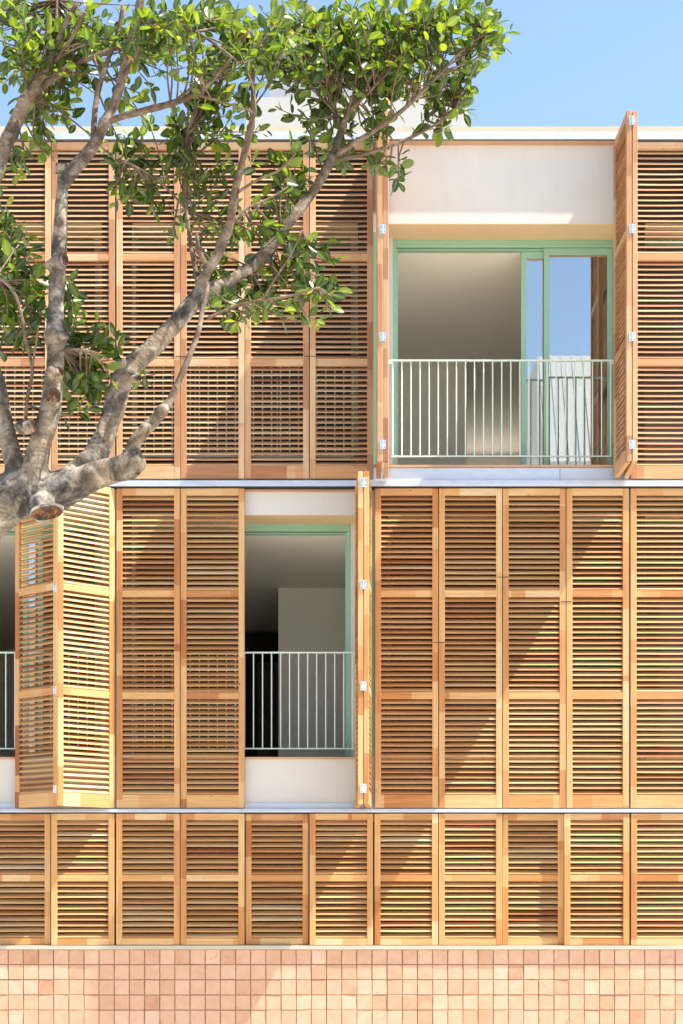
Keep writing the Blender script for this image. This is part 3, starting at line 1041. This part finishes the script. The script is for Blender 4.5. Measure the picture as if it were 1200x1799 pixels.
# swellings on the upright limb and the slanting limb (old pruning scars)
bumps = [(W(93, 590, YT - .1), .062, .045), (W(100, 466, YT - .08), .062, .03), (W(84, 466, YT - .1), .034, .03),
         (W(92, 655, YT - .16), .05, .03), (W(285, 722, YT - .2), .045, .02),
         (W(258, 752, YT - .2), .045, .02), (W(75, 892, YT - .10), .105, .03), (W(150, 810, YT), .06, .03), (W(236, 812, YT - .15), .085, .03)]
V_, F_ = [], []
for i, s in enumerate(bigs):
    v, f, al, th = tube(s, 14, 0.05, i)
    b = len(V_)
    V_ += v; F_ += [tuple(b + k for k in q) for q in f]
for c, r, _ in bumps:
    bm = bmesh.new(); bmesh.ops.create_icosphere(bm, subdivisions=2, radius=r * .76)
    b = len(V_)
    for v in bm.verts: V_.append(tuple(v.co + c))
    F_ += [tuple(b + v.index for v in f.verts) for f in bm.faces]
    bm.free()
me = bpy.data.meshes.new("trunk_raw"); me.from_pydata(V_, [], F_)
raw = link("trunk_raw", me)
m1 = raw.modifiers.new("r", 'REMESH'); m1.mode = 'VOXEL'; m1.voxel_size = 0.0105
m2 = raw.modifiers.new("s", 'SMOOTH'); m2.iterations = 6; m2.factor = 0.5
dg = bpy.context.evaluated_depsgraph_get()
ev = raw.evaluated_get(dg)
tm = bpy.data.meshes.new_from_object(ev)
bpy.data.objects.remove(raw)
tm.name = "trunk"
nv = len(tm.vertices)
co = np.empty(nv * 3); tm.vertices.foreach_get('co', co); co = co.reshape(-1, 3)
sk = np.concatenate([s[:, :3] for s in bigs])
al_ = np.concatenate([np.concatenate([[0], np.cumsum(np.linalg.norm(np.diff(s[:, :3], axis=0), axis=1))]) + 3.1 * i for i, s in enumerate(bigs)])
rad = np.concatenate([s[:, 3] for s in bigs])
dirs = np.concatenate([np.gradient(s[:, :3], axis=0) for s in bigs])
dirs /= np.linalg.norm(dirs, axis=1)[:, None] + 1e-9
along = np.empty(nv)
newco = co.copy()
for a in range(0, nv, 4000):
    dd = ((co[a:a + 4000, None, :] - sk[None]) ** 2).sum(2) / (rad[None] ** 2)
    j = dd.argmin(1)
    along[a:a + 4000] = al_[j] + ((co[a:a + 4000] - sk[j]) * dirs[j]).sum(1)
# lumpy relief
for i in range(nv):
    p = Vector(co[i])
    n1 = mnoise.noise(p * 9.0) * .006 + mnoise.noise(p * 24.0) * .0035 + mnoise.noise(Vector((along[i] * 30, p.x * 3, p.z * 3))) * .0010
    nn = tm.vertices[i].normal
    newco[i] = co[i] + np.array(nn) * n1
newco -= np.array(TB)
tm.vertices.foreach_set('co', newco.ravel())
at = tm.attributes.new("along", 'FLOAT', 'POINT'); at.data.foreach_set('value', along.astype(np.float32))
tm.update()
tm.materials.clear(); tm.materials.append(M['bark'])
for p in tm.polygons: p.use_smooth = True
link("trunk", tm, tree)


def add_attr(me, al, th):
    a = me.attributes.new("along", 'FLOAT', 'POINT'); a.data.foreach_set('value', np.array(al, np.float32))
    t = me.attributes.new("thin", 'FLOAT', 'POINT'); t.data.foreach_set('value', np.array(th, np.float32))
    me.materials.append(M['bark'])
    for p in me.polygons: p.use_smooth = True


for i, s in enumerate(mids):
    # gentle waviness
    n = len(s)
    for k in range(n):
        w = 1.2 * s[k][3]
        s[k][:3] += np.array(mnoise.noise_vector(Vector(s[k][:3]) * 5.0)) * min(.012, w) * min(1, 4 * min(k, n - 1 - k) / n)
    v, f, al, th = tube(s, 9, 0.08, i + 50)
    v = [tuple(Vector(q) - TB) for q in v]
    me = bpy.data.meshes.new("branch"); me.from_pydata(v, [], f); add_attr(me, al, th)
    link("branch", me, tree)

# sawn faces
def cut(px, py, dy, w, h, nrm, tilt=0.0):
    c = W(px, py, YT + dy)
    k = (DIST + YT + dy) / DIST / 175
    bm = bmesh.new()
    n = 20
    rings = []
    rr = random.Random(px)
    for (sc_, off) in ((1.10, -.04), (1.04, -.004), (1.0, .006), (.9, .002), (.55, -.004), (.2, -.001)):
        rings.append([bm.verts.new((math.cos(2 * math.pi * i / n) * w * k / 2 * sc_ * (1 + rr.uniform(-.04, .04)),
                                    math.sin(2 * math.pi * i / n) * h * k / 2 * sc_ * (1 + rr.uniform(-.04, .04)), off + rr.uniform(-.002, .002))) for i in range(n)])
    for a, b in zip(rings, rings[1:]):
        for i in range(n):
            j = (i + 1) % n
            f = bm.faces.new((a[i], a[j], b[j], b[i]))
            f.material_index = 0 if a in rings[:2] else 1
    f = bm.faces.new(rings[-1]); f.material_index = 1
    bmesh.ops.recalc_face_normals(bm, faces=bm.faces)
    me = bpy.data.meshes.new("sawn_face"); bm.to_mesh(me); bm.free()
    me.materials.append(M['bark']); me.materials.append(M['cut'])
    for p in me.polygons: p.use_smooth = True
    o = link("sawn_face", me, tree, c - TB)
    q = Vector(nrm).normalized().to_track_quat('Z', 'Y')
    o.rotation_euler = (q.to_matrix().to_4x4() @ Matrix.Rotation(tilt, 4, 'Z')).to_euler()
    return o


cut(94, 697, -.155, 25, 31, (0.05, -1, 0.1))
cut(82, 901, -.195, 56, 24, (0.15, -1, -0.55), 0.18)
cut(112, 455, -.10, 17, 24, (0.7, -0.8, 0.1))
cut(118, 588, -.14, 11, 12, (1, -.6, 0.1))
cut(104, 655, -.17, 15, 22, (0.4, -1, 0.1))
cut(56, 748, -.17, 14, 24, (1, -.6, 0.1))
cut(243, 665, -.02, 11, 12, (0.8, -.8, -0.2))
cut(243, 815, -.18, 18, 44, (1, -.35, -.15))
cut(108, 290, -.02, 20, 16, (0, -.2, 1))
cut(213, 633, .05, 17, 11, (-0.2, -.5, 1))

# ---- leaves
def leaf_shape(seed):
    rnd = random.Random(seed)
    L = 1.0
    wd = rnd.uniform(.26, .33)
    st = [(0.0, 0.05), (0.14, .62), (0.36, 1.0), (0.60, .97), (0.83, .66), (0.95, .32), (1.0, 0.0)]
    curl = rnd.uniform(-.22, .16); fold = rnd.uniform(.10, .40); tw = rnd.uniform(-.25, .25)
    vs_, fs, rib = [], [], []
    # petiole
    for s in (-1, 1): vs_.append((-.16, s * .008, 0.0)); rib.append(1)
    for t, w in st:
        zc = curl * t * t
        hw = wd * w
        for s in (-1, -.5, 0, .5, 1):
            y = s * hw
            z = zc + abs(s) * hw * fold + s * tw * hw * t
            if abs(s) == 1: z += rnd.uniform(-.012, .012)
            vs_.append((t, y, z)); rib.append(1.0 if s == 0 else 0.0)
    fs.append((0, 1, 2 + 3, 2 + 1))
    n = len(st)
    for i in range(n - 1):
        for j in range(4):
            a = 2 + i * 5 + j; b = a + 5
            fs.append((a, a + 1, b + 1, b))
    return np.array(vs_), fs, rib


shapes = [leaf_shape(i) for i in range(9)]
lr = random.Random(99)
# foliage regions: (px, py, rx, ry, dy, dy spread, sprigs)
regions = [
    (40, 40, 70, 55, -.1, .7, 16), (130, 50, 65, 55, -.1, .7, 14), (215, 45, 60, 50, -.2, .7, 11), (300, 45, 65, 48, -.3, .8, 17), (380, 50, 65, 52, -.2, .8, 19),
    (455, 50, 60, 55, 0, .8, 19), (530, 50, 60, 55, .2, .8, 20), (610, 45, 60, 55, .4, .7, 21), (690, 45, 60, 52, .4, .7, 20), (765, 45, 52, 48, .4, .5, 16),
    (835, 35, 42, 38, .4, .4, 9), (868, 48, 30, 45, .4, .3, 6), (805, 110, 45, 40, .4, .4, 9), (735, 115, 55, 42, .45, .5, 14), (660, 125, 55, 45, .5, .5, 14), (590, 125, 50, 45, .5, .6, 10),
    (775, 165, 42, 32, .45, .4, 8), (820, 150, 26, 34, .45, .3, 4), (705, 185, 42, 28, .5, .4, 7), (640, 190, 36, 28, .6, .4, 5), (560, 190, 38, 40, .5, .5, 7), (760, 218, 30, 22, .55, .25, 4),
    (665, 245, 32, 20, .6, .2, 4), (690, 312, 18, 16, .6, .1, 2.2), (622, 300, 34, 26, .55, .2, 4), (660, 285, 16, 14, .6, .1, 1.5),
    (510, 130, 40, 45, .3, .6, 8), (430, 135, 46, 42, .0, .6, 10), (360, 120, 40, 36, -.2, .6, 7), (300, 110, 34, 34, -.2, .5, 4), (270, 150, 26, 30, -.1, .4, 3),
    (345, 210, 60, 28, 0, .5, 9), (270, 235, 55, 28, .1, .5, 9), (225, 270, 45, 34, .2, .4, 8), (240, 335, 45, 34, .25, .3, 7), (300, 300, 55, 40, .25, .4, 11), (290, 385, 42, 34, .3, .3, 7),
    (370, 290, 52, 44, .1, .4, 10), (360, 360, 34, 34, .2, .3, 5), (460, 215, 55, 38, 0, .5, 10), (480, 285, 55, 36, 0, .4, 10), (455, 345, 46, 30, .15, .3, 7), (545, 255, 38, 34, .3, .4, 6), (520, 320, 30, 24, .3, .2, 4),
    (400, 430, 30, 36, .2, .3, 4), (430, 400, 30, 24, .2, .3, 4),
    (410, 520, 40, 30, .05, .3, 6), (460, 500, 46, 34, .1, .3, 9), (520, 480, 46, 38, .1, .3, 10), (500, 540, 55, 26, .12, .25, 8), (570, 505, 30, 26, .15, .2, 5), (545, 430, 38, 26, .1, .2, 6), (430, 555, 38, 20, .1, .2, 4), (585, 445, 16, 18, .1, .15, 2), (575, 555, 18, 18, .15, .1, 1.5), (490, 420, 34, 22, .1, .2, 4),
    (30, 130, 55, 40, .2, .5, 8), (95, 145, 50, 40, .25, .5, 7), (160, 130, 45, 40, .2, .5, 6), (40, 210, 45, 40, .3, .4, 8), (105, 205, 45, 34, .3, .4, 6), (55, 265, 40, 26, .3, .3, 5), (120, 175, 30, 26, .2, .3, 3), (20, 300, 24, 20, .3, .2, 3),
    (10, 390, 32, 34, -.15, .3, 5), (22, 440, 44, 36, -.18, .3, 8), (50, 490, 36, 36, -.2, .3, 7), (18, 530, 34, 34, -.2, .3, 6), (70, 545, 20, 24, -.2, .2, 2.5), (50, 585, 26, 24, -.2, .2, 3), (8, 465, 24, 40, -.1, .3, 4),
    (135, 540, 26, 20, -.1, .2, 3), (150, 590, 36, 34, -.12, .2, 6.5), (175, 635, 30, 36, -.12, .2, 6.5), (150, 660, 26, 34, -.1, .2, 4.5), (185, 690, 16, 20, -.1, .1, 1.5), (150, 705, 26, 22, -.1, .1, 3), (120, 665, 18, 24, -.05, .1, 2.5), (195, 600, 16, 22, -.1, .1, 2), (130, 565, 20, 20, -.1, .1, 2), (250, 660, 12, 8, .15, .05, .7), (212, 735, 9, 16, .1, .05, .7),
]
skel = np.concatenate([s[:, :3] for s in mids] + [bigs[1][:, :3], bigs[2][:, :3], bigs[3][:, :3]])
skel_r = np.concatenate([s[:, 3] for s in mids] + [bigs[1][:, 3], bigs[2][:, 3], bigs[3][:, 3]])
leaves = []           # (matrix rows, shape, tone, apparent size)
tw_v, tw_f, tw_al, tw_th = [], [], [], []


def add_twig(pts):
    sp = spline(pts, 0.04)
    v, f, al, th = tube(sp, 5, 0.05, 1)
    b = len(tw_v)
    tw_v.extend(tuple(Vector(q) - TB) for q in v)
    tw_f.extend(tuple(b + k for k in q) for q in f)
    tw_al.extend(al); tw_th.extend(th)
    return sp


for (cx, cy, rx, ry, dy, sd, ns) in regions:
    ns *= 1.4 if cy < 100 else 1.3 if (cx < 215 and cy > 350) else 1.1 if cy < 140 else (.72 if 170 < cx < 640 and cy < 400 else .95)
    ns *= 1.12
    n = int(ns) + (1 if lr.random() < ns - int(ns) else 0)
    for _ in range(n):
        a = lr.uniform(0, 2 * math.pi); q = math.sqrt(lr.random())
        px = cx + rx * q * math.cos(a); py = cy + ry * q * math.sin(a)
        Y = YT + dy + (.05 if cy < 100 and cx > 240 else .34) + lr.uniform(-.3, 1.0) * sd
        tip = W(px, py, Y)
        tipn = np.array(tip)
        # source on a branch: prefer points below / left of the tip and not too near
        dv = tipn - skel
        dd = np.linalg.norm(dv, axis=1)
        cost = np.abs(dd - .34) + np.where(dv[:, 2] < -.1, .25, 0) + np.where(dv[:, 0] < -.1, .15, 0) + np.where(skel_r > .03, .15, 0)
        j = int(cost.argmin())
        src = Vector(skel[j])
        d = tip - src
        L = d.length
        if L > .62: src = tip - d.normalized() * .62
        mid_ = src.lerp(tip, .5) + Vector((lr.uniform(-.03, .03), lr.uniform(-.04, .04), lr.uniform(-.05, .01)))
        tl = min(.42, max(.16, (tip - src).length * .75))
        sp = add_twig([(*src, .0052), (*mid_, .0042), (*tip, .0022)])
        # leaves along the outer part
        tot = 0; cum = [0]
        for i in range(1, len(sp)):
            tot += np.linalg.norm(sp[i][:3] - sp[i - 1][:3]); cum.append(tot)
        nl = lr.choice((7, 8, 9, 10, 11))
        ph = lr.uniform(0, 6.28)
        for k in range(nl):
            t = 1 - (k / nl) ** 1.2 * min(1, tl / max(tot, .01))
            s_ = t * tot
            i = min(len(sp) - 2, max(0, int(np.searchsorted(cum, s_)) - 1))
            p = Vector(sp[i][:3]).lerp(Vector(sp[i + 1][:3]), (s_ - cum[i]) / max(1e-6, cum[i + 1] - cum[i]))
            ax = (Vector(sp[i + 1][:3]) - Vector(sp[i][:3])).normalized()
            o1 = ax.orthogonal().normalized(); o2 = ax.cross(o1)
            ang = ph + k * 2.4
            out = o1 * math.cos(ang) + o2 * math.sin(ang)
            spread = lr.uniform(.45, 1.0) if k < 3 else lr.uniform(.8, 1.5)
            dr_ = (ax * math.cos(spread) + out * math.sin(spread))
            dr_ = (dr_ + Vector((0, 0, lr.uniform(-.38, .12)))).normalized()
            up = Vector((.30, -.15, .9)) + Vector((lr.gauss(0, .55), lr.gauss(0, .55), lr.gauss(0, .35)))
            yv = up.cross(dr_).normalized()
            zv = dr_.cross(yv)
            sz = lr.uniform(.048, .086) * (0.7 if k == 0 else 1)
            tone = min(.92, max(0, lr.gauss(.40, .24) + (.14 if k < 2 else 0)))
            if lr.random() < .004: tone = 1.0
            mat = Matrix((( dr_.x, yv.x, zv.x), (dr_.y, yv.y, zv.y), (dr_.z, yv.z, zv.z)))
            base = p + dr_ * (.16 * sz)
            leaves.append((mat, base, sz, lr.randrange(len(shapes)), min(1, tone)))

me = bpy.data.meshes.new("twigs"); me.from_pydata(tw_v, [], tw_f); add_attr(me, tw_al, tw_th)
o = link("twigs", me, tree); o["kind"] = "stuff"

# the 300 leaves that show largest become parts of their own
def apparent(lf):
    mat, base, sz, _, _ = lf
    p = base + mat.col[0] * (sz * .5)
    dist = p.y + DIST
    px = 600 + p.x * 175 * DIST / dist; py = 1585 - (p.z - EYE) * 175 * DIST / dist
    if not (15 < px < 1185 and 15 < py < 1785): return -1
    view = (p - Vector((0, -DIST, EYE))).normalized()
    return sz * sz * abs(mat.col[2].dot(view)) / dist ** 2 * (1.0 + 2.0 * ((-p.y) - 7.0))


order = sorted(range(len(leaves)), key=lambda i: -apparent(leaves[i]))
single = set(order[:300])
tones = 6
lm = {}
for si, (vv, ff, rib) in enumerate(shapes):
    for ti in range(tones):
        me = bpy.data.meshes.new("leaf"); me.from_pydata([tuple(v) for v in vv], [], ff)
        a = me.attributes.new("tone", 'FLOAT', 'POINT'); a.data.foreach_set('value', [ti / (tones - 1) * .86 + .03] * len(vv))
        a = me.attributes.new("rib", 'FLOAT', 'POINT'); a.data.foreach_set('value', rib)
        me.materials.append(M['leaf'])
        for p in me.polygons: p.use_smooth = True
        lm[si, ti] = me
AV, AF, AT, AR = [], [], [], []
nb = 0
for i, (mat, base, sz, si, tone) in enumerate(leaves):
    if i in single:
        o = link("leaf", lm[si, min(tones - 1, int(tone * tones))], tree)
        o.matrix_basis = Matrix.Translation(base - TB) @ mat.to_4x4() @ Matrix.Scale(sz, 4)
    else:
        vv, ff, rib = shapes[si]
        m = np.array(mat)
        AV.append(vv @ m.T * sz + np.array(base - TB))
        AF += [tuple(nb + k for k in f) for f in ff]
        AT += [tone] * len(vv); AR += rib
        nb += len(vv)
me = bpy.data.meshes.new("foliage")
me.from_pydata([tuple(v) for v in np.concatenate(AV)], [], AF)
a = me.attributes.new("tone", 'FLOAT', 'POINT'); a.data.foreach_set('value', np.array(AT, np.float32))
a = me.attributes.new("rib", 'FLOAT', 'POINT'); a.data.foreach_set('value', np.array(AR, np.float32))
me.materials.append(M['leaf'])
for p in me.polygons: p.use_smooth = True
o = link("foliage", me, tree); o["kind"] = "stuff"
# tree pit
pit = MB().box(TB.x - .7, TB.x + .5, YT - .6, YT + .6, -.11, 0.012).build("tree_pit", M['earth'])
tag(pit, kind='structure')
print("leaves", len(leaves), "objects", len(bpy.data.objects))
